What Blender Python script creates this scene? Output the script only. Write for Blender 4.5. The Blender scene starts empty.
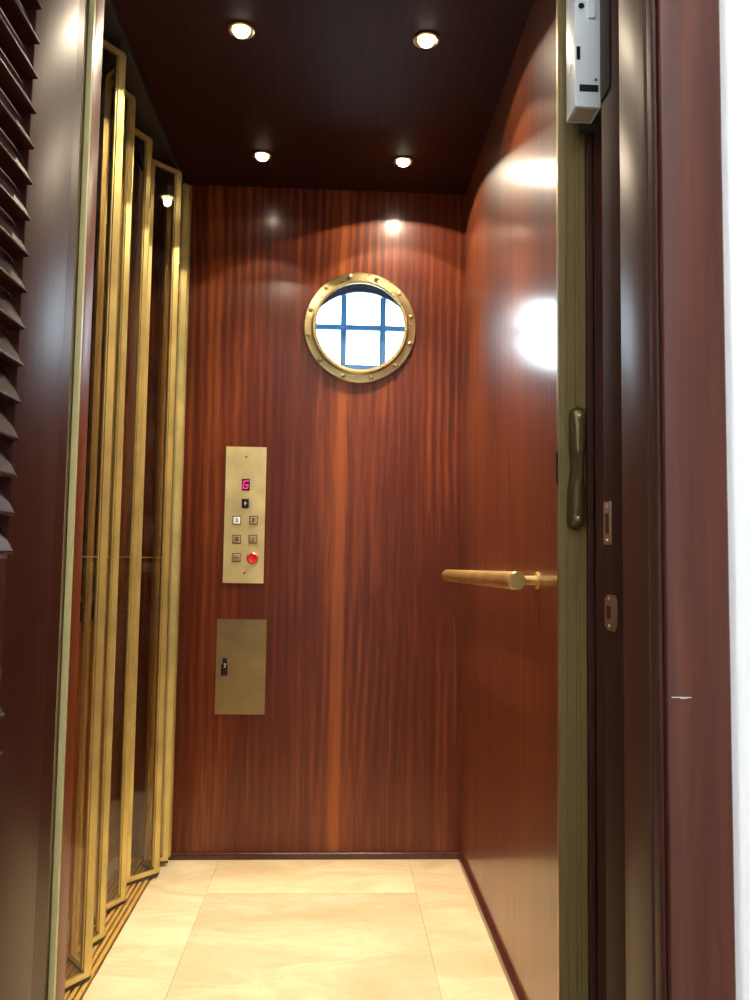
import bpy, bmesh, math, random
from mathutils import Vector, Matrix
S = bpy.context.scene
C = S.collection
PI = math.pi

# ------------------------------------------------------------------ camera
cd = bpy.data.cameras.new('camera'); cam = bpy.data.objects.new('camera', cd); C.objects.link(cam)
cd.sensor_fit = 'VERTICAL'; cd.sensor_height = 36; cd.lens = 36*.82
cd.clip_start = .02
def cam_matrix(pitch, yaw, roll):
    f = Vector((math.sin(yaw)*math.cos(pitch), math.cos(yaw)*math.cos(pitch), math.sin(pitch)))
    r = Vector((math.cos(yaw), -math.sin(yaw), 0)); u = r.cross(f)
    r2 = r*math.cos(roll)+u*math.sin(roll); u2 = -r*math.sin(roll)+u*math.cos(roll)
    m = Matrix((r2, u2, -f)).transposed().to_4x4(); m.translation = (0, 0, .91)
    return m
cam.matrix_world = cam_matrix(.07257, .04697, .01442)
S.camera = cam
# ------------------------------------------------------------------ exposure and sky
S.view_settings.view_transform = 'Standard'; S.view_settings.look = 'None'
S.view_settings.gamma = 1; S.view_settings.use_curve_mapping = False
S.view_settings.exposure = 0.0
w = bpy.data.worlds.new('overcast_sky'); S.world = w; w.use_nodes = True
bg = w.node_tree.nodes['Background']; bg.inputs[0].default_value = (.80, .91, 1, 1); bg.inputs[1].default_value = 22
# portals for the sky light: added, unseen landing window and the arched shaft window
def area(name, loc, rot, sx, sy, energy=0, color=(1, 1, 1), portal=False):
    l = bpy.data.lights.new(name, 'AREA'); l.shape = 'RECTANGLE'; l.size = sx; l.size_y = sy
    l.energy = energy; l.color = color; l.cycles.is_portal = portal
    o = bpy.data.objects.new(name, l); C.objects.link(o); o.location = loc; o.rotation_euler = rot
    return o
area('added_window_portal', (-1.95, -.65, 1.55), (0, -PI/2, 0), 1.7, 2.3, 1, portal=True)
area('landing_fill', (-2.02, -.65, 1.55), (0, -PI/2, 0), 1.65, 2.2, 240, (.86, .93, 1))  # fill added at the unseen window to brighten the landing wall and casing
area('shaft_window_portal', (.075, 2.93, 1.65), (-PI/2, 0, 0), .42, .42, 1, portal=True)
# cab downlights (the lamps' own light; fittings are built further down)
LAMPS = [(-.234, 1.785, 14, .9), (.187, 1.790, 18, .5), (-.238, 2.364, 9, .08), (.181, 2.366, 18, 1.0)]
CEIL = 2.10

# ------------------------------------------------------------------ materials
def mat(name):
    m = bpy.data.materials.new(name); m.use_nodes = True
    nt = m.node_tree; b = nt.nodes['Principled BSDF']
    return m, nt, b
def N(nt, t, **k):
    n = nt.nodes.new(t)
    for a, v in k.items():
        if a.startswith('i_'): n.inputs[a[2:].replace('_', ' ')].default_value = v
        else: setattr(n, a, v)
    return n
def L(nt, a, b): nt.links.new(a, b)
def ramp(nt, fac, stops):
    r = N(nt, 'ShaderNodeValToRGB'); e = r.color_ramp.elements
    while len(e) < len(stops): e.new(.5)
    for x, (p, c) in zip(e, stops): x.position = p; x.color = (*c, 1) if len(c) == 3 else c
    L(nt, fac, r.inputs[0]); return r.outputs[0]
def coords(nt, scale, loc=(0, 0, 0)):
    t = N(nt, 'ShaderNodeTexCoord'); m = N(nt, 'ShaderNodeMapping'); m.inputs['Scale'].default_value = scale
    m.inputs['Location'].default_value = loc
    L(nt, t.outputs['Object'], m.inputs[0]); return m.outputs[0], t.outputs['Object']
def math_(nt, op, a, b=None, c=None):
    n = N(nt, 'ShaderNodeMath', operation=op)
    for i, x in enumerate((a, b, c)):
        if x is None: continue
        if isinstance(x, (int, float)): n.inputs[i].default_value = x
        else: L(nt, x, n.inputs[i])
    return n.outputs[0]
def mixc(nt, fac, a, b, mode='MIX'):
    n = N(nt, 'ShaderNodeMix', data_type='RGBA', blend_type=mode)
    for i, x in ((0, fac), (6, a), (7, b)):
        if isinstance(x, (int, float)): n.inputs[i].default_value = x
        elif isinstance(x, tuple): n.inputs[i].default_value = (*x, 1)
        else: L(nt, x, n.inputs[i])
    return n.outputs[2]
def noise(nt, vec, scale, detail=3, rough=.55, dist=0):
    n = N(nt, 'ShaderNodeTexNoise'); n.inputs['Scale'].default_value = scale; n.inputs['Detail'].default_value = detail
    n.inputs['Roughness'].default_value = rough; n.inputs['Distortion'].default_value = dist
    L(nt, vec, n.inputs['Vector']); return n.outputs[0]

def wood(name, dark, mid, light, rough=.3, coat=.6, coat_rough=.12, ribbon=1.0, streaks=(), scale=1.0, spec=.4, grain='Z'):
    m, nt, b = mat(name)
    sq = {'Z': (1, 1, .035), 'Y': (1, .035, 1), 'X': (.035, 1, 1)}[grain]
    v, raw = coords(nt, sq)
    # slow wander of the grain
    w1 = noise(nt, raw, 1.6, 2)
    sep = N(nt, 'ShaderNodeVectorMath', operation='MULTIPLY_ADD')
    cmb = N(nt, 'ShaderNodeCombineXYZ'); d = math_(nt, 'MULTIPLY', math_(nt, 'SUBTRACT', w1, .5), .03)
    L(nt, d, cmb.inputs[0]); L(nt, d, cmb.inputs[1])
    add = N(nt, 'ShaderNodeVectorMath', operation='ADD'); L(nt, v, add.inputs[0]); L(nt, cmb.outputs[0], add.inputs[1])
    vv = add.outputs[0]
    a = noise(nt, vv, 44*scale, 4, .65)          # ribbons
    f = noise(nt, vv, 150*scale, 3, .6)         # fine grain
    sv = N(nt, 'ShaderNodeSeparateXYZ'); L(nt, raw, sv.inputs[0])
    lat = {'Z': (0, 1), 'Y': (0, 2), 'X': (1, 2)}[grain]
    u = math_(nt, 'ADD', sv.outputs[lat[0]], sv.outputs[lat[1]])
    wv = noise(nt, coords(nt, {'Z': (1, 1, .22), 'Y': (1, .22, 1), 'X': (.22, 1, 1)}[grain])[0], 3.0, 2); wv2 = noise(nt, coords(nt, {'Z': (1, 1, .16), 'Y': (1, .16, 1), 'X': (.16, 1, 1)}[grain])[0], 34, 3)
    ph = math_(nt, 'ADD', math_(nt, 'MULTIPLY', u, 235*scale), math_(nt, 'ADD', math_(nt, 'MULTIPLY', wv, 22), math_(nt, 'MULTIPLY', wv2, 3.4)))
    band = math_(nt, 'SINE', ph)                # regular dark ribbon figure, fading in and out
    pm = noise(nt, coords(nt, (1, 1, .55), (3.1, 1.7, .4))[0], 3.4, 2)
    pm = math_(nt, 'ADD', pm, math_(nt, 'MULTIPLY', math_(nt, 'SUBTRACT', sv.outputs[2], 1.05), .13))
    amp = ramp(nt, pm, [(.40, (.008,)*3), (.64, (.075,)*3)])
    big = noise(nt, vv, 5*scale, 2, .5)
    p = noise(nt, raw, 2.2, 3, .5)              # patches where the ribbon is strong
    s = math_(nt, 'ADD', math_(nt, 'MULTIPLY', a, .38*ribbon), math_(nt, 'MULTIPLY', f, .22))
    s = math_(nt, 'ADD', s, math_(nt, 'MULTIPLY', big, .30))
    s = math_(nt, 'ADD', s, math_(nt, 'MULTIPLY', p, .12))
    s = math_(nt, 'ADD', s, .31*(1-ribbon) - .13 + .12*ribbon)
    s = math_(nt, 'ADD', s, math_(nt, 'MULTIPLY', math_(nt, 'MULTIPLY', band, amp), ribbon))
    if streaks:
        sx = N(nt, 'ShaderNodeSeparateXYZ'); L(nt, raw, sx.inputs[0])
        wob = math_(nt, 'MULTIPLY', math_(nt, 'SUBTRACT', w1, .5), .02)
        xx = math_(nt, 'ADD', sx.outputs[0], wob)
        for (x0, wd, amp) in streaks:
            q = math_(nt, 'DIVIDE', math_(nt, 'SUBTRACT', xx, x0), wd)
            q = math_(nt, 'POWER', 2.718, math_(nt, 'MULTIPLY', math_(nt, 'MULTIPLY', q, q), -1))
            s = math_(nt, 'ADD', s, math_(nt, 'MULTIPLY', q, amp))
    c = ramp(nt, s, [(.30, dark), (.50, mid), (.72, light)])
    L(nt, c, b.inputs['Base Color'])
    b.inputs['Roughness'].default_value = rough
    b.inputs['Specular IOR Level'].default_value = spec
    b.inputs['Coat Weight'].default_value = coat; b.inputs['Coat Roughness'].default_value = coat_rough
    bp = N(nt, 'ShaderNodeBump'); bp.inputs['Strength'].default_value = .06; bp.inputs['Distance'].default_value = .002
    L(nt, f, bp.inputs['Height']); L(nt, bp.outputs[0], b.inputs['Normal'])
    return m
def metal(name, col, rough=.3, var=.08, brush=None, metallic=1.0, dirt=.0, col2=None):
    m, nt, b = mat(name)
    sc = {'Z': (1, 1, .02), 'X': (.02, 1, 1), None: (1, 1, 1)}[brush]
    v, raw = coords(nt, sc)
    n1 = noise(nt, v, 260 if brush else 60, 3)
    n2 = noise(nt, raw, 9, 3)
    c2 = col2 or tuple(x*.72 for x in col)
    c = mixc(nt, ramp(nt, n2, [(.35, (0, 0, 0)), (.7, (1, 1, 1))]), col, c2)
    L(nt, c, b.inputs['Base Color']); b.inputs['Metallic'].default_value = metallic
    r = math_(nt, 'ADD', math_(nt, 'MULTIPLY', math_(nt, 'SUBTRACT', n1, .5), var*2), rough)
    L(nt, r, b.inputs['Roughness'])
    return m
def plain(name, col, rough=.5, metallic=0, spec=.5, var=.1, emit=None, es=0, coat=0):
    m, nt, b = mat(name)
    v, raw = coords(nt, (1, 1, 1))
    n = noise(nt, raw, 25, 3)
    c = mixc(nt, n, tuple(x*(1-var) for x in col), tuple(min(1, x*(1+var)) for x in col))
    L(nt, c, b.inputs['Base Color']); b.inputs['Roughness'].default_value = rough
    b.inputs['Metallic'].default_value = metallic; b.inputs['Specular IOR Level'].default_value = spec
    b.inputs['Coat Weight'].default_value = coat
    if emit: b.inputs['Emission Color'].default_value = (*emit, 1); b.inputs['Emission Strength'].default_value = es
    return m
def glass(name, tint=(.9, .9, .9), ior=1.5, rough=0.0, smear=0.0):
    m = bpy.data.materials.new(name); m.use_nodes = True; nt = m.node_tree; nt.nodes.clear()
    o = N(nt, 'ShaderNodeOutputMaterial'); t = N(nt, 'ShaderNodeBsdfTransparent'); g = N(nt, 'ShaderNodeBsdfGlossy')
    t.inputs[0].default_value = (*tint, 1); g.inputs['Roughness'].default_value = rough
    fr = N(nt, 'ShaderNodeFresnel'); ge = N(nt, 'ShaderNodeNewGeometry')
    L(nt, math_(nt, 'ADD', math_(nt, 'MULTIPLY', ge.outputs['Backfacing'], 1/ior-ior), ior), fr.inputs[0])
    mx = N(nt, 'ShaderNodeMixShader'); L(nt, fr.outputs[0], mx.inputs[0]); L(nt, t.outputs[0], mx.inputs[1]); L(nt, g.outputs[0], mx.inputs[2])
    out = mx.outputs[0]
    if smear:
        v, raw = coords(nt, (1, 1, 1)); n = noise(nt, raw, 14, 6, .7, 1.5)
        df = N(nt, 'ShaderNodeBsdfDiffuse'); df.inputs[0].default_value = (.6, .58, .52, 1)
        m2 = N(nt, 'ShaderNodeMixShader'); L(nt, ramp(nt, n, [(.45, (0, 0, 0)), (.85, (smear,)*3)]), m2.inputs[0])
        L(nt, out, m2.inputs[1]); L(nt, df.outputs[0], m2.inputs[2]); out = m2.outputs[0]
    L(nt, out, o.inputs[0])
    return m
def marble(name, base, vein, off, amt=1.0):
    m, nt, b = mat(name)
    v, raw = coords(nt, (1, 2.2, 1), (off, off*.7, 0))
    n1 = noise(nt, v, 3.2, 6, .6, 1.2); n2 = noise(nt, v, 9, 8, .65, 2.0)
    c = mixc(nt, ramp(nt, n1, [(.38, (0, 0, 0)), (.60, (1, 1, 1))]), base, tuple(x*y for x, y in zip(base, (.82, .80, .74))))
    dd = math_(nt, 'ABSOLUTE', math_(nt, 'SUBTRACT', n2, .52))
    c = mixc(nt, ramp(nt, dd, [(0, (.40*amt,)*3), (.012, (0, 0, 0))]), c, vein)
    n3 = noise(nt, v, 2.0, 4, .6, .6)
    c = mixc(nt, ramp(nt, n3, [(.50, (0, 0, 0)), (.68, (.75*amt,)*3)]), c, tuple(x*y for x, y in zip(base, (.70, .68, .60))))
    L(nt, c, b.inputs['Base Color']); b.inputs['Roughness'].default_value = .22; b.inputs['Specular IOR Level'].default_value = .35
    return m

M = {}
M['mahogany'] = wood('mahogany_back', (.042, .0065, .0030), (.115, .019, .006), (.29, .074, .015), streaks=((.012, .016, .17), (-.40, .022, .08), (-.012, .05, .06)), rough=.42, coat=.4, coat_rough=.2, spec=.25)
M['mahogany_side'] = wood('mahogany_side', (.06, .010, .0045), (.14, .028, .007), (.29, .080, .016), ribbon=.9, rough=.5, coat=.75, coat_rough=.18, spec=.2)
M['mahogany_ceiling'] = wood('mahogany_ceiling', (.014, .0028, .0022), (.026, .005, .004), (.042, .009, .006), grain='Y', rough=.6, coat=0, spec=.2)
M['mahogany_trim'] = wood('mahogany_trim', (.03, .006, .004), (.06, .014, .009), (.10, .025, .016), rough=.25, coat=.5)
M['door_wood'] = wood('stained_door_wood', (.035, .008, .006), (.060, .014, .009), (.085, .022, .014), ribbon=.7, rough=.42, coat=.1, coat_rough=.32, spec=.25)
M['casing_wood'] = wood('stained_casing_wood', (.042, .0105, .0065), (.100, .025, .0135), (.185, .052, .026), ribbon=.75, scale=.6, rough=.5, coat=.15, coat_rough=.35)
M['jamb_wood'] = wood('stained_jamb_wood', (.035, .013, .010), (.055, .020, .014), (.08, .028, .02), ribbon=.5, rough=.42, coat=.05, coat_rough=.28, spec=.2)
M['stop_wood'] = wood('dark_stop_wood', (.018, .006, .005), (.03, .009, .007), (.045, .013, .01), ribbon=.5, rough=.6, coat=0, spec=.15)
M['slat_wood'] = wood('louvre_slat_wood', (.022, .007, .006), (.045, .012, .009), (.07, .02, .014), ribbon=.5, rough=.38, coat=.05, coat_rough=.3, spec=.16, grain='Y')
M['orange_wood'] = wood('orange_wood', (.36, .12, .03), (.55, .20, .05), (.65, .27, .08), ribbon=.5, rough=.45, coat=.1)
M['red_edge'] = wood('red_edge_wood', (.16, .035, .012), (.24, .055, .018), (.32, .08, .025), ribbon=.6, rough=.4, coat=.2, coat_rough=.3, spec=.3)
M['brass'] = metal('brushed_brass', (.85, .66, .30), .38, brush='Z')
M['brass_polished'] = metal('polished_brass', (.95, .70, .28), .38, brush='X', metallic=.92)
M['brass_plate'] = metal('satin_brass_plate', (.97, .83, .42), .42, brush='X', metallic=.6)
M['brass_dull'] = metal('dull_brass_plate', (.44, .33, .16), .45, brush='X')
M['brass_gate'] = metal('gate_brass', (.80, .65, .24), .40, brush='Z', metallic=.55)
M['brass_port'] = metal('aged_brass_ring', (.70, .56, .27), .30)
M['brass_track'] = metal('track_brass', (.92, .62, .20), .40, metallic=.6, col2=(.86, .57, .18))
M['olive'] = plain('olive_painted_metal', (.19, .135, .045), .5, spec=.3, var=.06)
M['olive_handle'] = metal('aged_handle_brass', (.16, .125, .05), .35, metallic=.7)
M['green_edge'] = plain('pale_green_edge_trim', (.86, .84, .42), .35, spec=.5)
M['khaki'] = plain('khaki_edge_trim', (.36, .26, .12), .4)
M['steel'] = metal('worn_steel', (.50, .44, .38), .38)
M['white_plastic'] = plain('white_box_enamel', (.70, .74, .76), .3, coat=.3, var=.04)
M['beige_label'] = plain('beige_label', (.42, .38, .30), .6)
M['dark_metal'] = plain('dark_grey_metal', (.035, .036, .04), .45)
M['black'] = plain('black_plastic', (.008, .008, .008), .35)
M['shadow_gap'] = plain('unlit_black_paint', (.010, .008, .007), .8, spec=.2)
M['white_wall'] = plain('white_plaster', (.93, .94, .95), .8, var=.01)
M['ceiling_paint'] = plain('warm_grey_ceiling', (.82, .81, .79), .9)
M['grey_wall'] = plain('grey_plaster', (.16, .15, .145), .8)
M['shaft'] = plain('grey_shaft_block', (.40, .38, .40), .9, var=.3)
M['white_paint'] = plain('white_cab_back', (.8, .8, .8), .8)
M['landing_floor'] = plain('beige_landing_stone', (.20, .15, .11), .5)
M['bloom_bar'] = plain('bloom_blue_bar', (.065, .25, .52), .7, var=.25)  # blue put into the colour to copy camera bloom over the bars
M['navy_bar'] = plain('dark_blue_frame', (.004, .016, .035), .7, var=.25)
M['glass'] = glass('clear_glass', (.93, .96, .97))
M['gate_glass'] = glass('smoked_gate_glass', (.90, .86, .81), ior=1.52, rough=.02, smear=.05)
M['dark_glass'] = plain('dark_door_glass', (.012, .008, .007), .1, spec=.5)
M['marble_a'] = marble('cream_marble', (.78, .665, .46), (.52, .36, .20), 0)
M['marble_b'] = marble('cream_marble_border', (.84, .72, .50), (.55, .38, .22), 3.7, .6)
M['marble_c'] = marble('cream_marble_back', (.82, .67, .44), (.50, .34, .18), 7.3, .9)
M['marble_d'] = marble('cream_marble_side', (.80, .64, .42), (.5, .34, .2), 12.1, .8)
M['grout'] = plain('beige_grout', (.78, .64, .44), .7)
M['bulb'] = plain('warm_lamp_glow', (1, .9, .75), .4, emit=(1, .84, .62), es=26)
M['bulb_dim'] = plain('warm_lamp_glow_tilted', (1, .9, .75), .4, emit=(1, .84, .62), es=16)
M['magenta'] = plain('magenta_led', (.5, .02, .2), .4, emit=(1, .02, .38), es=.9)
M['red_led'] = plain('red_lit_button', (.6, .01, .02), .25, emit=(1, .02, .04), es=.15, coat=.6)
M['lit_button'] = plain('lit_white_button', (.8, .8, .72), .4, emit=(1, 1, .85), es=.35)
M['button'] = plain('tan_button', (.50, .37, .22), .4)
M['button_edge'] = plain('dark_button_collar', (.14, .09, .05), .5)
M['ink'] = plain('dark_ink', (.02, .015, .03), .5)
M['pale_mark'] = plain('pale_mark', (.75, .78, .75), .5)

# ------------------------------------------------------------------ mesh helpers
def box(bm, a, b, bev=0):
    m = Matrix.LocRotScale(Vector([(x+y)/2 for x, y in zip(a, b)]), None, Vector([abs(y-x) for x, y in zip(a, b)]))
    r = bmesh.ops.create_cube(bm, size=1, matrix=m)
    if bev:
        es = list({e for v in r['verts'] for e in v.link_edges})
        bmesh.ops.bevel(bm, geom=es, offset=bev, segments=2, affect='EDGES', profile=.6)
def cyl(bm, p, q, r, r2=None, seg=32, caps=True):
    p = Vector(p); q = Vector(q); d = q-p
    rot = d.to_track_quat('Z', 'Y').to_matrix().to_4x4()
    m = Matrix.Translation((p+q)/2) @ rot
    bmesh.ops.create_cone(bm, cap_ends=caps, segments=seg, radius1=r, radius2=r if r2 is None else r2, depth=d.length, matrix=m)
def lathe(bm, prof, origin, axis, seg=64, closed=False):
    """prof: list of (radius, height along axis)"""
    ax = Vector(axis).normalized(); u = ax.orthogonal().normalized(); v = ax.cross(u); o = Vector(origin)
    rings = []
    for r, h in prof:
        if r < 1e-6: rings.append([bm.verts.new(o+ax*h)])
        else: rings.append([bm.verts.new(o+ax*h+(u*math.cos(2*PI*i/seg)+v*math.sin(2*PI*i/seg))*r) for i in range(seg)])
    pr = list(zip(rings, rings[1:]))
    if closed: pr.append((rings[-1], rings[0]))
    for A, B in pr:
        for i in range(seg):
            j = (i+1) % seg
            if len(A) == 1 and len(B) == 1: continue
            if len(A) == 1: bm.faces.new((A[0], B[i], B[j]))
            elif len(B) == 1: bm.faces.new((A[i], A[j], B[0]))
            else: bm.faces.new((A[i], A[j], B[j], B[i]))
def obj(name, bm, m, parent=None, smooth=True, angle=.6):
    bmesh.ops.recalc_face_normals(bm, faces=bm.faces)
    me = bpy.data.meshes.new(name); bm.to_mesh(me); bm.free()
    for x in (m if isinstance(m, (list, tuple)) else [m]): me.materials.append(x)
    if smooth:
        me.shade_smooth(); me.set_sharp_from_angle(angle=angle)
    o = bpy.data.objects.new(name, me); C.objects.link(o)
    if parent: o.parent = parent; o.matrix_parent_inverse = parent.matrix_world.inverted()
    return o
def B(): return bmesh.new()
def boxes(name, lst, m, parent=None, bev=0):
    bm = B()
    for a, b in lst: box(bm, a, b, bev)
    return obj(name, bm, m, parent)
def thing(name, label, cat, loc=(0, 0, 0), group=None):
    o = bpy.data.objects.new(name, None); C.objects.link(o); o.location = loc; o.empty_display_size = .05
    o.matrix_world = Matrix.Translation(loc)
    o['label'] = label; o['category'] = cat
    if group: o['group'] = group
    return o
def tag(o, label, cat, group=None):
    o['label'] = label; o['category'] = cat
    if group: o['group'] = group
    return o
def struct(name, lst, m, bev=0):
    o = boxes(name, lst, m, None, bev); o['kind'] = 'structure'; return o
def prism(bm, pts, y0, y1):
    """outline in the x,z plane, extruded from y0 to y1"""
    a = [bm.verts.new((x, y0, z)) for x, z in pts]; b = [bm.verts.new((x, y1, z)) for x, z in pts]
    bm.faces.new(a); bm.faces.new(b[::-1])
    for i in range(len(a)): j = (i+1) % len(a); bm.faces.new((a[i], b[i], b[j], a[j]))

XR, YB = .401, 2.575           # right wall face, back wall face
PX, PZ, PR = .0655, 1.648, .179   # porthole

# ------------------------------------------------------------------ SETTING: cab shell
def panel_with_hole(bm, x0, x1, z0, z1, y0, y1, cx, cz, r, seg=64):
    """rectangular slab with a round hole"""
    def rect(a):
        dx, dz = math.cos(a), math.sin(a)
        t = min(((x1-cx)/dx if dx > 1e-9 else (x0-cx)/dx if dx < -1e-9 else 1e9), ((z1-cz)/dz if dz > 1e-9 else (z0-cz)/dz if dz < -1e-9 else 1e9))
        return cx+dx*t, cz+dz*t
    ang = sorted([2*PI*i/seg for i in range(seg)] + [math.atan2(z-cz, x-cx) % (2*PI) for x in (x0, x1) for z in (z0, z1)])
    f = []
    for y in (y0, y1):
        f.append(([bm.verts.new((cx+r*math.cos(a), y, cz+r*math.sin(a))) for a in ang], [bm.verts.new((rect(a)[0], y, rect(a)[1])) for a in ang]))
    n = len(ang)
    for i in range(n):
        j = (i+1) % n
        for inn, out in f: bm.faces.new((inn[i], inn[j], out[j], out[i]))
        bm.faces.new((f[0][0][i], f[0][0][j], f[1][0][j], f[1][0][i]))
        bm.faces.new((f[0][1][i], f[0][1][j], f[1][1][j], f[1][1][i]))
bm = B(); panel_with_hole(bm, -.62, .45, 0, 2.16, YB, YB+.03, PX, PZ, .1675)
o = obj('wall_back', bm, M['mahogany'], smooth=False); o['kind'] = 'structure'
struct('wall_right', [((XR, 1.335, 0), (XR+.03, YB, 2.16))], M['mahogany_side'])
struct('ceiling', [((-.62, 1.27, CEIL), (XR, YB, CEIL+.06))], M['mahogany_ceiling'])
# marble floor, laid as a centre slab with border slabs
SX0, SX1, SY = -.335, .238, 2.315
XL = -.505
struct('floor', [((-.70, 1.26, -.06), (.45, YB+.03, -.004))], M['grout'])
g = .0003
fl = [('marble_a', (SX0, 1.26, SX1, SY)), ('marble_c', (SX0, SY, SX1, YB)), ('marble_b', (XL, 1.26, SX0, YB)), ('marble_d', (SX1, 1.26, XR, YB))]
for i, (mm, (a, b_, c, d)) in enumerate(fl):
    o = boxes('floor_slab', [((a+g, b_+g, -.0035), (c-g, d-g, 0))], M[mm], None, .0006); o['kind'] = 'structure'
# skirting
def skirt(name, p0, p1, inward):
    bm = B(); prof = [(0, 0), (.012, 0), (.012, .012), (.0105, .0165), (.007, .019), (0, .020)]
    P0, P1, n = Vector(p0), Vector(p1), Vector(inward)
    A = [bm.verts.new(P0+n*x+Vector((0, 0, z))) for x, z in prof]; Bv = [bm.verts.new(P1+n*x+Vector((0, 0, z))) for x, z in prof]
    bm.faces.new(A); bm.faces.new(Bv[::-1])
    for i in range(len(A)): j = (i+1) % len(A); bm.faces.new((A[i], Bv[i], Bv[j], A[j]))
    o = obj(name, bm, M['mahogany_trim']); o['kind'] = 'structure'
skirt('baseboard_back', (-.49, YB, .0003), (XR, YB, .0003), (0, -1, 0))
skirt('baseboard_right', (XR, 1.335, .0003), (XR, YB-.012, .0003), (-1, 0, 0))

# ------------------------------------------------------------------ SETTING: hoistway, landing
struct('wall_shaft_left', [((-1.25, 1.13, -.1), (-1.17, 3.0, 2.4))], M['shaft'])
def arch_pts(cx, cz0, cz1, r, n=24):
    # segment-topped window outline, top centre at cz1
    zc = cz1-r
    return [(cx+r*math.cos(a), zc+r*math.sin(a)) for a in [PI*i/n for i in range(n+1)]]+[(cx-r, cz0), (cx+r, cz0)]
# rear shaft wall built round the arched window opening
WX, WZ0, WZ1, WR = .0757, 1.470, 1.886, .236
def wall_with_arch(bm, x0, x1, z0, z1, y0, y1):
    zc = WZ1-WR
    box(bm, (x0, y0, z0), (x1, y1, WZ0)); box(bm, (x0, y0, WZ0), (WX-WR, y1, z1)); box(bm, (WX+WR, y0, WZ0), (x1, y1, z1))
    n = 24
    for i in range(n):
        a, b_ = PI*i/n, PI*(i+1)/n
        p = [(WX+WR*math.cos(a), zc+WR*math.sin(a)), (WX+WR*math.cos(b_), zc+WR*math.sin(b_))]
        prism(bm, [p[0], (p[0][0], z1), (p[1][0], z1), p[1]], y0, y1)
bm = B(); wall_with_arch(bm, -1.25, .7, -.1, 2.4, 2.86, 2.90)
o = obj('wall_shaft_rear', bm, M['shaft'], smooth=False); o['kind'] = 'structure'
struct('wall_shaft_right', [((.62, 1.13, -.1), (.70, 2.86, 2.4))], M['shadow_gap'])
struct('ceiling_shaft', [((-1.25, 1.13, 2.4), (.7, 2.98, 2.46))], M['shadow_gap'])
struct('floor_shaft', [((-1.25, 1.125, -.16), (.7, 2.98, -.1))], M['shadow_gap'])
struct('wall_cab_rear', [((-.62, YB+.032, 0), (PX-.18, YB+.04, 2.16)), ((PX+.18, YB+.032, 0), (.45, YB+.04, 2.16)),
                         ((PX-.18, YB+.032, 0), (PX+.18, YB+.04, PZ-.18)), ((PX-.18, YB+.032, PZ+.18), (PX+.18, YB+.04, 2.16))], M['white_paint'])
# landing room behind the camera
JX0, JX1, JZ = -.365, .370, 2.04
CW = .0885
struct('wall_front', [((-2.0, .95, 0), (JX0-.02, 1.12, 2.6)), ((JX1+.035, .95, 0), (2.0, 1.12, 2.6)), ((JX0-.02, .95, JZ+.02), (JX1+.035, 1.12, 2.6))], M['white_wall'])
struct('wall_landing_right', [((2.0, -2.6, 0), (2.1, 1.12, 2.6))], M['grey_wall'])
struct('wall_landing_back', [((-2.1, -2.7, 0), (2.1, -2.6, 2.6))], M['grey_wall'])
struct('wall_landing_left', [((-2.1, -2.6, 0), (-2.0, 1.12, .7)), ((-2.1, -2.6, 2.4), (-2.0, 1.12, 2.6)), ((-2.1, -2.6, .7), (-2.0, -1.8, 2.4)), ((-2.1, .5, .7), (-2.0, 1.12, 2.4))], M['white_wall'])
struct('floor_landing', [((-2.1, -2.7, -.1), (2.1, 1.12, 0))], M['landing_floor'])
struct('ceiling_landing', [((-2.1, -2.7, 2.6), (2.1, 1.12, 2.7))], M['ceiling_paint'])
struct('window_added', [((-2.06, -1.8, .7), (-2.03, -1.75, 2.4)), ((-2.06, .45, .7), (-2.03, .5, 2.4)), ((-2.06, -1.75, .7), (-2.03, .45, .75)),
                    ((-2.06, -1.75, 2.35), (-2.03, .45, 2.4)), ((-2.06, -.67, .75), (-2.03, -.63, 2.35))], M['white_wall'], .004)  # unseen window, put in to light the landing
struct('trim_sill', [((JX0, 1.06, -.03), (JX1, 1.255, -.002))], M['brass_dull'])

# casing and jamb on the right: flat casing with an inner bead, jamb board, groove, stop
def vprof(name, pts, z0, z1, m, parent=None):
    """outline in x,y extruded in z"""
    bm = B(); a = [bm.verts.new((x, y, z0)) for x, y in pts]; b_ = [bm.verts.new((x, y, z1)) for x, y in pts]
    bm.faces.new(a); bm.faces.new(b_[::-1])
    for i in range(len(a)): j = (i+1) % len(a); bm.faces.new((a[i], b_[i], b_[j], a[j]))
    return obj(name, bm, m, parent, angle=.9)
def st(o): o['kind'] = 'structure'; return o
cx0 = JX1+.0105
st(vprof('trim_casing_right', [(cx0, .948), (cx0, .932), (cx0+.002, .930), (cx0+.072, .930), (cx0+.075, .933), (cx0+.075, .948)], 0, 2.12, M['casing_wood']))
st(vprof('trim_bead_right', [(JX1+.002, .952), (JX1+.002, .9385), (JX1+.0032, .9355), (JX1+.0058, .934), (JX1+.0085, .9355), (JX1+.0098, .9385), (JX1+.0098, .952)], 0, 2.05, M['jamb_wood']))
st(vprof('trim_jamb_right', [(JX1+.0345, .9525), (JX1+.004, .9525), (JX1+.004, .957), (JX1+.0005, .958), (JX1, .960), (JX1, 1.044), (JX1+.0012, 1.047), (JX1+.006, 1.048), (JX1+.006, 1.054), (JX1+.0345, 1.054)], 0, 2.04, M['jamb_wood']))
st(vprof('trim_stop_right', [(JX1+.0345, 1.0545), (JX1+.005, 1.0545), (JX1+.0035, 1.057), (JX1+.0035, 1.128), (JX1+.0345, 1.128)], 0, 2.04, M['stop_wood']))
st(vprof('trim_jamb_left', [(JX0-.0195, .9525), (JX0, .9525), (JX0, 1.118), (JX0-.0195, 1.118)], 0, 2.04, M['door_wood']))
st(vprof('trim_casing_left', [(JX0-.005, .948), (JX0-.005, .930), (JX0-.08, .930), (JX0-.08, .948)], 0, 2.12, M['casing_wood']))
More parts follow.
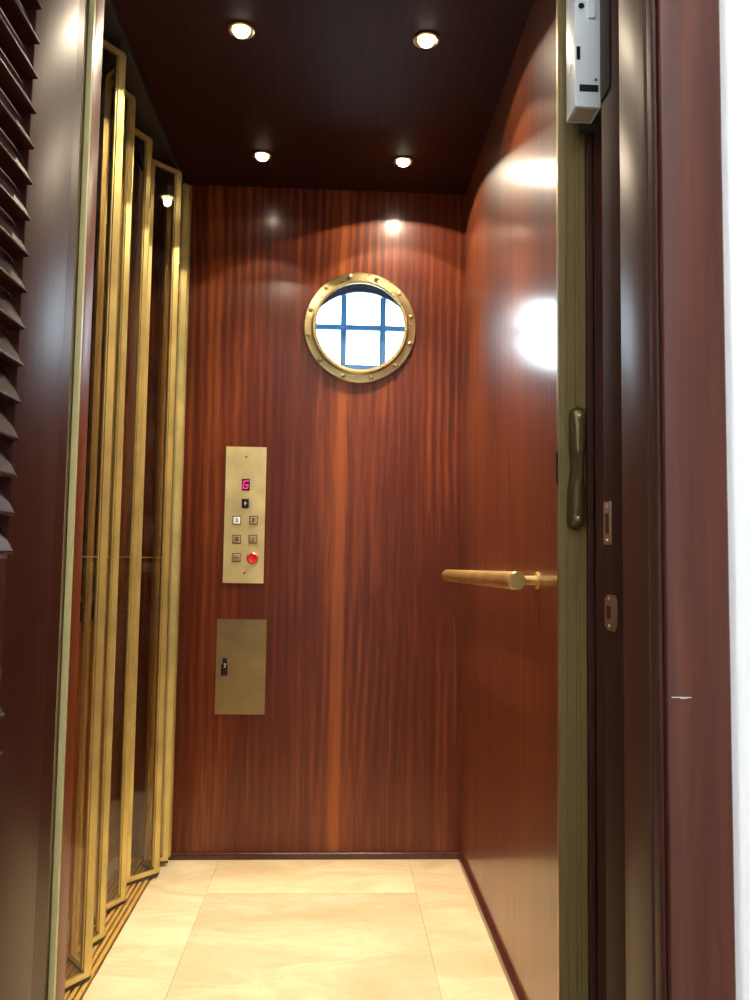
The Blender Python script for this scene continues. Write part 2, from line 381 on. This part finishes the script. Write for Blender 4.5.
st(boxes('trim_casing_top', [((JX0-.08, .930, 2.122), (cx0+.075, .948, 2.20))], M['casing_wood'], None, .002))
st(boxes('trim_jamb_top', [((JX0, .9525, 2.042), (JX1+.03, 1.118, 2.059))], M['jamb_wood']))

# cab front: right return edge, dark front face, left return with brass and wood edges
struct('trim_cab_front_right', [((.4055, 1.262, 0), (.62, 1.33, 2.16))], M['mahogany_trim'])
struct('trim_cab_edge_right', [((.3952, 1.270, 0), (.4050, 1.288, 2.095))], M['jamb_wood'], .001)
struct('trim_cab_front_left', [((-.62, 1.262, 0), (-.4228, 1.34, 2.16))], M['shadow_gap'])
struct('trim_cab_edge_khaki', [((-.4225, 1.270, 0), (-.4130, 1.30, 2.095))], M['khaki'], .0008)
struct('trim_cab_edge_green', [((-.4105, 1.275, 0), (-.4022, 1.2845, 2.095))], M['green_edge'], .0008)
struct('trim_cab_return_left', [((-.4105, 1.2848, 0), (-.4022, 1.328, 2.095))], M['red_edge'], .0005)
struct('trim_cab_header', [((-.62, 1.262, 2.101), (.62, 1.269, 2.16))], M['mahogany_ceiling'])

# ------------------------------------------------------------------ second door seen through the gate
dx = -.655
t = thing('landing_door', 'orange brown wooden door with dark glass upper half seen through the folding gate', 'door', (dx, 2.25, -.09))
boxes('lower_panel', [((dx-.04, 1.45, -.09), (dx, 2.855, .735))], M['orange_wood'], t, .002)
boxes('upper_pane', [((dx-.03, 1.45, .737), (dx-.01, 2.56, 2.3))], M['dark_glass'], t)
boxes('frame_post', [((dx-.04, 2.561, .737), (dx, 2.855, 2.3))], M['orange_wood'], t, .002)
boxes('rail_reflection', [((dx-.04, 1.45, .79), (dx+.004, 2.55, .806))], M['brass_dull'], t, .002)  # bar standing in for the handrail's reflection in the gate glass

# ------------------------------------------------------------------ folding gate
O = {5: (-.4765, 2.520), 4: (-.488, 2.430), 3: (-.536, 2.239), 2: (-.532, 2.030), 1: (-.510, 1.850), 0: (-.535, 1.665), -1: (-.535, 1.475)}
I = {4: (-.565, 2.345), 3: (-.585, 2.145), 2: (-.578, 1.935), 1: (-.572, 1.760), 0: (-.580, 1.570), -1: (-.580, 1.375), 5: (-.545, 2.500)}
GZ0, GZ1 = .016, 2.070
gate = thing('folding_gate', 'brass framed folding gate with tall smoked glass leaves along the left of the cab', 'gate', (-.55, 1.9, 0))
def leaf(p, q, first):
    """one framed leaf between hinge points p (towards the cab) and q"""
    p = Vector((*p, 0)); q = Vector((*q, 0)); d = (q-p); Lw = d.length; d.normalize(); n = Vector((-d.y, d.x, 0))
    def T(a, s, z): return p+d*a+n*s+Vector((0, 0, z))
    def bx(bm, a0, a1, s0, s1, z0, z1):
        vs = [bm.verts.new(T(a, s, z)) for z in (z0, z1) for a, s in ((a0, s0), (a1, s0), (a1, s1), (a0, s1))]
        for f in ((0, 3, 2, 1), (4, 5, 6, 7), (0, 1, 5, 4), (1, 2, 6, 5), (2, 3, 7, 6), (3, 0, 4, 7)): bm.faces.new([vs[i] for i in f])
    bm = B(); hw = .0055; e = .0022; sw = .0165
    if first: bx(bm, e, e+sw, -hw, hw, GZ0, GZ1)
    else: bx(bm, e, e+sw*.8, -hw, hw, GZ0, GZ1)
    # thin raised lip beside the glass
    bx(bm, e+sw+.0008, e+sw+.004, -hw*.55, hw*.55, GZ0+.02, GZ1-.012)
    bx(bm, Lw-e-sw, Lw-e, -hw, hw, GZ0, GZ1)
    bx(bm, e+sw, Lw-e-sw, -hw, hw, GZ0, GZ0+.012)
    bx(bm, e+sw, Lw-e-sw, -hw, hw, GZ1-.013, GZ1)
    for z in (.25, .95, 1.75):     # hinge knuckles at the fold
        cyl(bm, T(Lw, 0, z-.03), T(Lw, 0, z+.03), .0032, seg=10)
    o = obj('gate_leaf', bm, M['brass_gate'], gate)
    bm = B(); bx(bm, e+sw, Lw-e-sw, -.0012, .0012, GZ0+.012, GZ1-.013)
    gl = obj('glass_pane', bm, M['gate_glass'], o, smooth=False)
    if first:
        bm = B(); bx(bm, e+sw+.004, Lw-e-sw, hw*.6, hw*.75, .906, .9085) if n.y > 0 else bx(bm, e+sw+.004, Lw-e-sw, hw*.6, hw*.75, .906, .9085)
        bx(bm, e+sw+.004, Lw-e-sw, -hw*.75, -hw*.6, .906, .9085)
        obj('glazing_strip', bm, M['brass'], o)
    # foot shoe under the leaf
    bm = B(); bx(bm, e, Lw-e, -hw*.8, hw*.8, GZ0-.0075, GZ0-.0002)
    obj('bottom_seal', bm, M['dark_metal'], o)
    return o
for k in (-1, 0, 1, 2, 3, 4, 5):
    leaf(O[k], I[k], True)
    if k > -1: leaf(O[k-1], I[k], False)
leaf(O[4], I[5], False)
# post where the gate is fixed to the back wall
boxes('end_post', [((-.5135, 2.542, .012), (-.4885, 2.5748, GZ1+.02)), ((-.487, 2.553, .012), (-.4795, 2.5748, GZ1+.02))], M['brass_gate'], gate, .001)

# tracks: ribbed brass on the floor, plain channel overhead
def ribbed(name, x0, x1, y0, y1, n, label):
    bm = B(); box(bm, (x0, y0, -.0038), (x1, y1, -.0005))
    bm.faces.ensure_lookup_table()
    for f_ in bm.faces: f_.material_index = 1
    wd = (x1-x0)/n
    for i in range(n):
        box(bm, (x0+wd*(i+.18), y0, -.0005), (x0+wd*(i+.78), y1, .0060), .0009)
    return tag(obj(name, bm, [M['brass_track'], M['brass_dull']]), label, 'track')
ribbed('gate_track', -.625, XL-.001, 1.345, YB-.002, 9, 'ribbed brass floor track under the folding gate beside the marble')
tag(boxes('ceiling_track', [((-.60, 1.345, CEIL-.02), (-.594, YB-.002, CEIL-.0005)), ((-.506, 1.345, CEIL-.02), (-.500, YB-.002, CEIL-.0005)),
    ((-.594, 1.345, CEIL-.006), (-.506, YB-.002, CEIL-.0005))], M['dark_metal'], None, .0006), 'narrow dark overhead track carrying the folding gate', 'track')

# ------------------------------------------------------------------ porthole
port = thing('porthole', 'round brass porthole with a bolted ring in the wooden back wall', 'porthole', (PX, YB, PZ))
bm = B()
lathe(bm, [(.179, 0), (.179, .006), (.176, .0085), (.156, .0095), (.154, .010), (.1525, .018), (.150, .021), (.145, .0215), (.1415, .0205), (.1395, .0185), (.1400, .016), (.1520, -.008), (.1560, -.008), (.1560, 0)], (PX, YB-.0004, PZ), (0, -1, 0), 96, closed=True)
obj('ring', bm, M['brass_port'], port, angle=.5)
CXc, CYc = 376, 418
for (bx_, by_) in [(315, 142), (460, 152), (583, 228), (650, 355), (640, 500), (565, 617), (437, 685), (290, 677), (168, 598), (104, 467), (108, 328), (187, 206)]:
    a = math.atan2(CYc-by_, bx_-CXc); r = .1665
    x, z = PX+r*math.cos(a), PZ+r*math.sin(a)
    bm = B(); lathe(bm, [(.0078, 0), (.0078, .0014), (.0066, .0042), (.0030, .0056), (0, .0058)], (x, YB-.0090, z), (0, -1, 0), 20)
    box(bm, (x-.0045, YB-.0156, z-.0008), (x+.0045, YB-.0142, z+.0008))
    obj('bolt', bm, M['brass_port'], port)
bm = B(); lathe(bm, [(0, 0), (.1475, 0), (.1475, .003), (0, .003)], (PX, YB+.003, PZ), (0, -1, 0), 64)
obj('glass_pane', bm, M['glass'], port, smooth=False)
# arched window grille beyond the porthole
gr = thing('arched_window', 'dark blue arched window frame with crossing bars coloured as blue bloom, seen through the porthole', 'window', (WX, 2.90, WZ0))
bm = B(); zc = WZ1-WR; n = 32; prof = []
ins, out = WR-.030, WR-.0005
def archring(bm, r0, r1, y0, y1):
    A = []
    for i in range(n+1):
        a = PI*i/n; c_, s_ = math.cos(a), math.sin(a)
        A.append([bm.verts.new((WX+r*c_, y, zc+r*s_)) for r, y in ((r0, y0), (r1, y0), (r1, y1), (r0, y1))])
    for p, q in zip(A, A[1:]):
        for i in range(4): j = (i+1) % 4; bm.faces.new((p[i], p[j], q[j], q[i]))
archring(bm, ins, out+.05, 2.845, 2.8595)
for s in (-1, 1):
    x0, x1 = sorted((WX+s*ins, WX+s*(out+.05))); box(bm, (x0, 2.845, WZ0-.03), (x1, 2.8595, zc))
box(bm, (WX-ins, 2.845, WZ0-.03), (WX+ins, 2.8595, WZ0+.024))
obj('frame', bm, M['navy_bar'], gr)
def zc_at(x, r): return zc+math.sqrt(max(0, r*r-(x-WX)**2))
f28 = 2.855/2.8
xa, xb = .0138*f28, .1503*f28
for x in (xa, xb):
    boxes('bar', [((x-.0108, 2.852, WZ0+.024), (x+.0108, 2.868, zc_at(x, ins-.001)))], M['bloom_bar'], gr)
zh = .91+(1.7128-.91)*f28
boxes('bar', [((WX-ins, 2.8505, zh-.0095), (WX+ins, 2.8665, zh+.0095))], M['bloom_bar'], gr)
zb = .91+(1.5751-.91)*f28
boxes('bar', [((WX-ins, 2.8505, zb-.018), (WX+ins, 2.8665, zb+.007))], M['bloom_bar'], gr)

# ------------------------------------------------------------------ control panel
def plate(bm, x0, x1, z0, z1, th, y=YB): box(bm, (x0, y-th, z0), (x1, y-.0002, z1), .0008)
cop = thing('control_panel', 'tall brass elevator control panel with a magenta floor display and six buttons', 'control panel', (-.285, YB, .831))
TH = .003; yf = YB-TH
bm = B()
for v in [0]:
    vs0 = [(-.3488, .8312), (-.2212, .8312), (-.2240, 1.2575), (-.3495, 1.2562)]
    prism(bm, [(-.3480, .8312), (-.2225, .8312), (-.2225, 1.2572), (-.3480, 1.2572)], yf, YB-.0002)
obj('face_plate', bm, M['brass_plate'], cop, smooth=False)
def at_plate(name, x, z, w_, h_, y0, y1, m, parent, bev=.0006):
    return boxes(name, [((x-w_/2, y0, z-h_/2), (x+w_/2, y1, z+h_/2))], m, parent, bev)
def screw(x, z, y, parent, m=None, r=.0032):
    bm = B(); lathe(bm, [(r, 0), (r, .0006), (r*.7, .0014), (0, .0017)], (x, y, z), (0, -1, 0), 16); box(bm, (x-r*.7, y-.0022, z-.0003), (x+r*.7, y-.0014, z+.0003))
    obj('screw', bm, m or M['button_edge'], parent)
screw(-.2851, 1.2252, yf, cop); screw(-.282, .8627, yf, cop)
dsp = at_plate('floor_display', -.2844, 1.1379, .0255, .036, yf-.0012, yf-.0001, M['black'], cop)
bm = B(); y0 = yf-.0022; y1 = yf-.0013; X0, Z0, sw, hh, ww = -.2844, 1.1379, .0036, .0115, .0068
for seg in [((-ww, hh), (ww, hh)), ((-ww, -hh), (ww, -hh)), ((-ww, 0), (-ww, hh)), ((-ww, -hh), (-ww, 0)), ((ww, -hh), (ww, -.001)), ((0, -.001), (ww, -.001))]:
    (a, b_), (c, d) = seg; sk = .12
    pts = []
    dirv = Vector((c-a, d-b_)).normalized(); nn = Vector((-dirv.y, dirv.x))*sw/2; e2 = dirv*sw*.45
    for px_, pz_ in ((Vector((a, b_))-e2+nn), (Vector((a, b_))-e2-nn), (Vector((c, d))+e2-nn), (Vector((c, d))+e2+nn)):
        pts.append((X0+px_+pz_*sk, Z0+pz_))
    prism(bm, pts, y0, y1)
obj('led_letter', bm, M['magenta'], dsp, smooth=False)
ind = at_plate('direction_indicator', -.2845, 1.079, .0225, .029, yf-.0014, yf-.0001, M['black'], cop)
bm = B(); prism(bm, [(-.2845-.005, 1.079), (-.2845+.005, 1.079), (-.2845, 1.079+.0065)], yf-.0022, yf-.0015)
box(bm, (-.2845-.0015, yf-.0022, 1.073), (-.2845+.0015, yf-.0015, 1.079))
obj('arrow_mark', bm, M['pale_mark'], ind, smooth=False)
at_plate('indicator_key', -.2705, 1.076, .0035, .018, yf-.001, yf-.0001, M['beige_label'], cop)
def text(name, s, x, z, size, y, m, parent):
    cu = bpy.data.curves.new(name, 'FONT'); cu.body = s; cu.size = size; cu.align_x = 'CENTER'; cu.align_y = 'CENTER'; cu.extrude = .0002; cu.offset = size*.045
    tmp = bpy.data.objects.new('tmp', cu); C.objects.link(tmp)
    bpy.context.view_layer.update()
    me = bpy.data.meshes.new_from_object(tmp.evaluated_get(bpy.context.evaluated_depsgraph_get()))
    bpy.data.objects.remove(tmp)
    me.transform(Matrix.Translation((x, y, z)) @ Matrix.Rotation(PI/2, 4, 'X'))
    me.materials.clear(); me.materials.append(m)
    o = bpy.data.objects.new(name, me); C.objects.link(o); o.parent = parent; o.matrix_parent_inverse = parent.matrix_world.inverted()
    return o
def button(x, z, char, lit=False):
    b0 = at_plate('button', x, z, .0205, .0205, yf-.0032, yf-.0004, M['lit_button'] if lit else M['button'], cop, .0012)
    b0['label'] = 'lit white square button' if lit else 'tan square button'
    bm = B(); w_ = .0135
    for a, c in (((x-w_, z+.0108), (x+w_, z+w_)), ((x-w_, z-w_), (x+w_, z-.0108)), ((x-w_, z-.0108), (x-.0108, z+.0108)), ((x+.0108, z-.0108), (x+w_, z+.0108))):
        box(bm, (a[0], yf-.0014, a[1]), (c[0], yf-.0001, c[1]))
    obj('collar', bm, M['button_edge'], b0)
    if char: text('numeral', char, x, z, .0155, yf-.0036, M['ink'], b0)
    return b0
button(-.3091, 1.026, '2', True); button(-.2577, 1.0269, '3')
button(-.3079, .9672, 'G'); button(-.2578, .968, '1')
bo = button(-.3082, .9104, '')
bm = B()
for s in (-1, 1): prism(bm, [(-.3082+s*.0085, .9104), (-.3082+s*.0025, .9104+.0035), (-.3082+s*.0025, .9104-.0035)], yf-.0040, yf-.0033)
box(bm, (-.3087, yf-.0040, .9062), (-.3077, yf-.0033, .9146))
obj('door_mark', bm, M['ink'], bo, smooth=False)
bm = B(); lathe(bm, [(.0165, 0), (.0165, .004), (.014, .0062), (.0125, .0055), (0, .0052)], (-.2575, yf, .9086), (0, -1, 0), 36)
rb = obj('alarm_button', bm, M['red_led'], cop); rb['label'] = 'round red alarm button'
bm = B(); lathe(bm, [(.0195, 0), (.0195, .0012), (.0168, .002), (.0168, 0)], (-.2575, yf-.0001, .9086), (0, -1, 0), 36, closed=True)
obj('collar', bm, M['brass_polished'], rb)

# ------------------------------------------------------------------ locked service panel
sp = thing('service_panel', 'plain brass access plate with a black lock below the control panel', 'access panel', (-.286, YB, .431))
bm = B(); prism(bm, [(-.3615, .4305), (-.2095, .4305), (-.2095, .7200), (-.3615, .7200)], YB-.0026, YB-.0002)
obj('door_plate', bm, M['brass_dull'], sp, smooth=False)
hb = boxes('hasp', [((-.3415, YB-.0075, .585), (-.3275, YB-.0028, .6010)), ((-.3452, YB-.0105, .5480), (-.3248, YB-.0030, .5830)), ((-.3398, YB-.0065, .58), (-.3292, YB-.0028, .588))], M['black'], sp, .0015)
bm = B(); A = []
for i in range(9):
    a = -PI*.5+PI*i/8; A.append(Vector((-.3360+.0042*math.cos(a), YB-.0112, .5795+.0062*math.sin(a))))
for p, q in zip(A, A[1:]): cyl(bm, p, q, .0011, seg=8)
obj('shackle', bm, M['pale_mark'], hb)

# ------------------------------------------------------------------ handrail
hr = thing('handrail', 'round brushed brass handrail on the right wall of the cab', 'handrail', (XR, 1.9, .87))
ya, yb = 1.55, 2.48; zr = .8770
xa_, xb_ = .3450, .3395
bm = B(); P, Q = Vector((xa_, ya, .8738)), Vector((xb_, yb, .8658)); dd = (Q-P)
lathe(bm, [(0, 0), (.0160, 0), (.0174, .0013), (.0174, dd.length-.0013), (.0160, dd.length), (0, dd.length)], P, dd, 40)
obj('rail', bm, M['brass_polished'], hr)
bm = B(); dn = dd.normalized()
lathe(bm, [(0, .0006), (.0152, .0006), (.0152, 0), (0, 0)], P-dn*.0008, dn, 40)
ec = obj('end_cap', bm, M['brass'], hr)
for yy in (1.615, 2.40):
    tt = (yy-ya)/(yb-ya); c0 = P.lerp(Q, tt)
    bm = B(); cyl(bm, (c0.x+.012, yy, c0.z), (XR-.0005, yy, c0.z), .0095, seg=24)
    lathe(bm, [(.0175, 0), (.0175, .003), (.0095, .004)], (XR-.0004, yy, c0.z), (-1, 0, 0), 28)
    obj('standoff', bm, M['brass_polished'], hr)

# ------------------------------------------------------------------ retracted gate edge on the right with its handle
gs = thing('gate_stile', 'olive metal gate edge with two fine grooves at the right side of the cab opening', 'gate', (.372, 1.29, 0))
sx = .0025
vprof('stile_face', [(x+sx, y) for x, y in [(.3492, 1.284), (.3492, 1.2765), (.3505, 1.2755), (.3608, 1.2755), (.3611, 1.2768), (.3614, 1.2755), (.3748, 1.2755), (.3751, 1.2768), (.3754, 1.2755), (.3808, 1.2755), (.3811, 1.2768), (.3814, 1.2755), (.3915, 1.2755), (.3925, 1.2768), (.3925, 1.284)]], .012, 2.085, M['olive'], gs)
boxes('edge_strip', [((.3496, 1.2752, .012), (.3516, 1.284, 2.085))], M['brass_dull'], gs)
boxes('folded_leaf', [((.3680, 1.2845, .016), (.3735, 1.325, 2.07)), ((.3750, 1.2845, .016), (.3805, 1.325, 2.07)), ((.3820, 1.2845, .016), (.3875, 1.325, 2.07))], M['brass_gate'], gs, .0008)
bm = B(); box(bm, (.3474, 1.2770, 1.0330), (.3495, 1.2835, 1.0840)); obj('catch_recess', bm, M['black'], gs)
# pull handle, waisted outline
hd = thing('pull_handle', 'waisted olive brass pull handle screwed to the gate edge', 'handle', (.379, 1.2754, 1.055))
bm = B(); nz = 40; rings = []
z0, z1 = .9610, 1.1570
for i in range(nz+1):
    tt = i/nz; u = 2*tt-1
    endc = math.sqrt(max(0, 1-((abs(u)-.86)/.14)**2)) if abs(u) > .86 else 1
    wd = (.0132-.0042*math.exp(-(u/.28)**2))*max(endc, .02)
    dp = (.017+.006*(1-u*u))*max(endc, .15)
    cx = .3775+.0022*(tt-.5)*2
    z = z0+(z1-z0)*tt
    ring = []
    for (a, b_) in ((-1, 0), (-1, .55), (-.82, .8), (-.35, 1), (.35, 1), (.82, .8), (1, .55), (1, 0)):
        ring.append(bm.verts.new((cx+a*wd, 1.2753-b_*dp, z)))
    rings.append(ring)
for A, Bq in zip(rings, rings[1:]):
    for i in range(8): j = (i+1) % 8; bm.faces.new((A[i], A[j], Bq[j], Bq[i]))
bm.faces.new(rings[0]); bm.faces.new(rings[-1][::-1])
obj('grip', bm, M['olive_handle'], hd, angle=.7)
for zz, xx in ((.9780, .3765), (1.1390, .3790)):
    bm = B(); lathe(bm, [(.0042, 0), (.0042, .001), (.002, .0026), (0, .0027)], (xx, 1.2753-.0185, zz), (0, -1, 0), 16); obj('screw', bm, M['brass_dull'], hd)

# ------------------------------------------------------------------ door contact box
lb = thing('door_contact_box', 'white metal door contact box with black slots above the gate edge', 'control box', (.376, 1.25, 1.61))
boxes('housing', [((.3560, 1.2000, 1.6105), (.3966, 1.2480, 1.93))], M['white_plastic'], lb, .0012)
def front(name, x, z, w_, h_, m, d=.0006): return boxes(name, [((x-w_/2, 1.2-d, z-h_/2), (x+w_/2, 1.2002, z+h_/2))], m, lb)
front('slot', .3615, 1.6965, .0056, .0215, M['black'])
front('slot', .3778, 1.6405, .0295, .0112, M['black'])
bm = B(); lathe(bm, [(.0048, 0), (.0048, .0006), (0, .0007)], (.3665, 1.2001, 1.7735), (0, -1, 0), 20); obj('key_hole', bm, M['black'], lb)
bm = B(); lathe(bm, [(.0024, 0), (.0022, .0012), (0, .0015)], (.3890, 1.2001, 1.6545), (0, -1, 0), 14); obj('screw', bm, M['casing_wood'], lb)
boxes('clear_tab', [((.3770, 1.1965, 1.7530), (.3880, 1.2001, 1.7900))], M['white_plastic'], lb, .0008)
boxes('rating_label', [((.3610, 1.2060, 1.6099), (.3920, 1.2420, 1.6106))], M['beige_label'], lb)
boxes('side_slot', [((.3554, 1.219, 1.672), (.3562, 1.223, 1.690))], M['beige_label'], lb)
boxes('mounting_bracket', [((.3972, 1.205, 1.612), (.4035, 1.258, 1.93)), ((.380, 1.2485, 1.600), (.4035, 1.262, 1.93))], M['dark_metal'], lb, .001)

# ------------------------------------------------------------------ strike plates on the right stop
xs = JX1+.0035
st(boxes('trim_bracket', [((.3712, 1.086, 1.575), (.3733, 1.127, 2.02))], M['shadow_gap'], None, .001))
t = thing('strike_plate', 'narrow steel strike plate set high in the right door stop', 'strike plate', (xs, 1.110, .965))
bm = B(); box(bm, (xs-.0012, 1.0955, .9350), (xs-.0001, 1.1260, .9940), .0005); obj('plate', bm, M['steel'], t)
boxes('latch_hole', [((xs-.0015, 1.104, .950), (xs-.0011, 1.118, .978))], M['black'], t)
for zz in (.9405, .9885):
    bm = B(); lathe(bm, [(.0028, 0), (.0024, .0008), (0, .001)], (xs-.0012, 1.111, zz), (-1, 0, 0), 14); obj('screw', bm, M['steel'], t)
t = thing('latch_plate', 'rounded steel latch plate on the right door stop, below the narrow strike plate', 'strike plate', (xs, 1.097, .845))
bm = B(); pts = [(1.0750, .8260), (1.0820, .8185), (1.110, .8185), (1.122, .8240), (1.122, .8610), (1.110, .8670), (1.082, .8670), (1.0750, .8600)]
a = [bm.verts.new((xs-.0016, y, z)) for y, z in pts]; b_ = [bm.verts.new((xs-.0001, y, z)) for y, z in pts]
bm.faces.new(a); bm.faces.new(b_[::-1])
for i in range(8): j = (i+1) % 8; bm.faces.new((a[i], b_[i], b_[j], a[j]))
obj('plate', bm, M['steel'], t)
boxes('latch_hole', [((xs-.002, 1.098, .834), (xs-.0015, 1.114, .852))], M['black'], t)
for zz in (.8245, .8610):
    bm = B(); lathe(bm, [(.0028, 0), (.0024, .0008), (0, .001)], (xs-.0016, 1.104, zz), (-1, 0, 0), 14); obj('screw', bm, M['steel'], t)
# scratch in the casing
o = boxes('trim_scratch', [((.3850, .9297, .7580), (.4080, .9301, .7590)), ((.3950, .9297, .7570), (.4030, .9301, .7576))], M['pale_mark']); o['kind'] = 'structure'

# ------------------------------------------------------------------ louvred door, standing open on the left
DX = -.3135
door = thing('louvred_door', 'dark mahogany louvred door standing open at the left of the elevator', 'door', (DX-.017, .94, .012))
def db(name, y0, y1, z0, z1, bev=.002): return boxes(name, [((DX-.034, y0, z0), (DX, y1, z1))], M['door_wood'], door, bev)
Y1, Y0, Ys = .940, .812, .32
db('stile', Y0, Y1, .012, 2.03); db('stile', Ys-.128, Ys, .012, 2.03)
db('rail', Ys+.0005, Y0-.0005, .8050, .9060); db('rail', Ys+.0005, Y0-.0005, 1.93, 2.03); db('rail', Ys+.0005, Y0-.0005, .012, .16)
bm = B()
def slat(bm, zlow):
    # blade leaning out of the frame: lower edge proud, upper edge set back
    for y0, y1 in ((Ys+.001, Y0-.001),):
        prof = [(-.0250, .0390), (-.0145, .0390), (.0040, .0040), (.0058, .0025), (.0060, .0008), (.0048, -.0004), (-.0110, -.0010), (-.0130, .0010)]
        pr2 = [(DX+x, zlow+z+.001) for x, z in prof]
        a = [bm.verts.new((x, y0, z)) for (x, z) in pr2]
        b2 = [bm.verts.new((x, y1, z)) for (x, z) in pr2]
        bm.faces.new(a); bm.faces.new(b2[::-1]); nn = len(a)
        for i in range(nn): j = (i+1) % nn; bm.faces.new((a[i], b2[i], b2[j], a[j]))
k = 0; z = .9100
while z < 1.895:
    bm = B(); slat(bm, z); obj('slat', bm, M['slat_wood'], door, angle=.5); z += .0368; k += 1
z = .166
while z < .775:
    bm = B(); slat(bm, z); obj('slat', bm, M['slat_wood'], door, angle=.5); z += .0368
for zz in (.25, 1.0, 1.8):
    bm = B(); cyl(bm, (DX-.037, .9425, zz-.045), (DX-.037, .9425, zz+.045), .005, seg=16); obj('hinge', bm, M['brass_dull'], door)

door.location.x -= .009; door.rotation_euler.y = .006      # the door hangs a little out of plumb

# ------------------------------------------------------------------ downlights
for i, (x, y, e, k) in enumerate(LAMPS):
    nm = ['front left', 'front right', 'back left', 'back right'][i]
    d = thing('downlight', 'small round glowing ceiling downlight, %s of the four' % nm, 'ceiling light', (x, y, CEIL), 'downlights in the cab ceiling')
    bm = B(); lathe(bm, [(.0300, 0), (.0300, .003), (.026, .0045), (.0205, .003), (.0195, .0005), (.0195, 0)], (x, y, CEIL-.0002), (0, 0, -1), 40, closed=True)
    obj('trim_ring', bm, M['brass_port'], d)
    bm = B(); lathe(bm, [(0, .0005), (.0185, .0005), (.0180, .005), (.0150, .0105), (.0085, .0140), (0, .0152)], (x, y, CEIL-.0002), (0, 0, -1), 32)
    obj('lens', bm, M['bulb_dim'] if k < .5 else M['bulb'], d)
    for (ang, pw, bl) in ((141, .50*k, .04), (106 if k > .45 else 90, .62, .10), (58, 4.6, .85)):
        l = bpy.data.lights.new('downlight_lamp', 'SPOT'); l.energy = e*pw; l.color = (1, .83, .60); l.spot_size = math.radians(ang); l.spot_blend = bl
        l.shadow_soft_size = .012
        lo = bpy.data.objects.new('downlight_lamp', l); C.objects.link(lo); lo.location = (0, 0, -.020); lo.parent = d
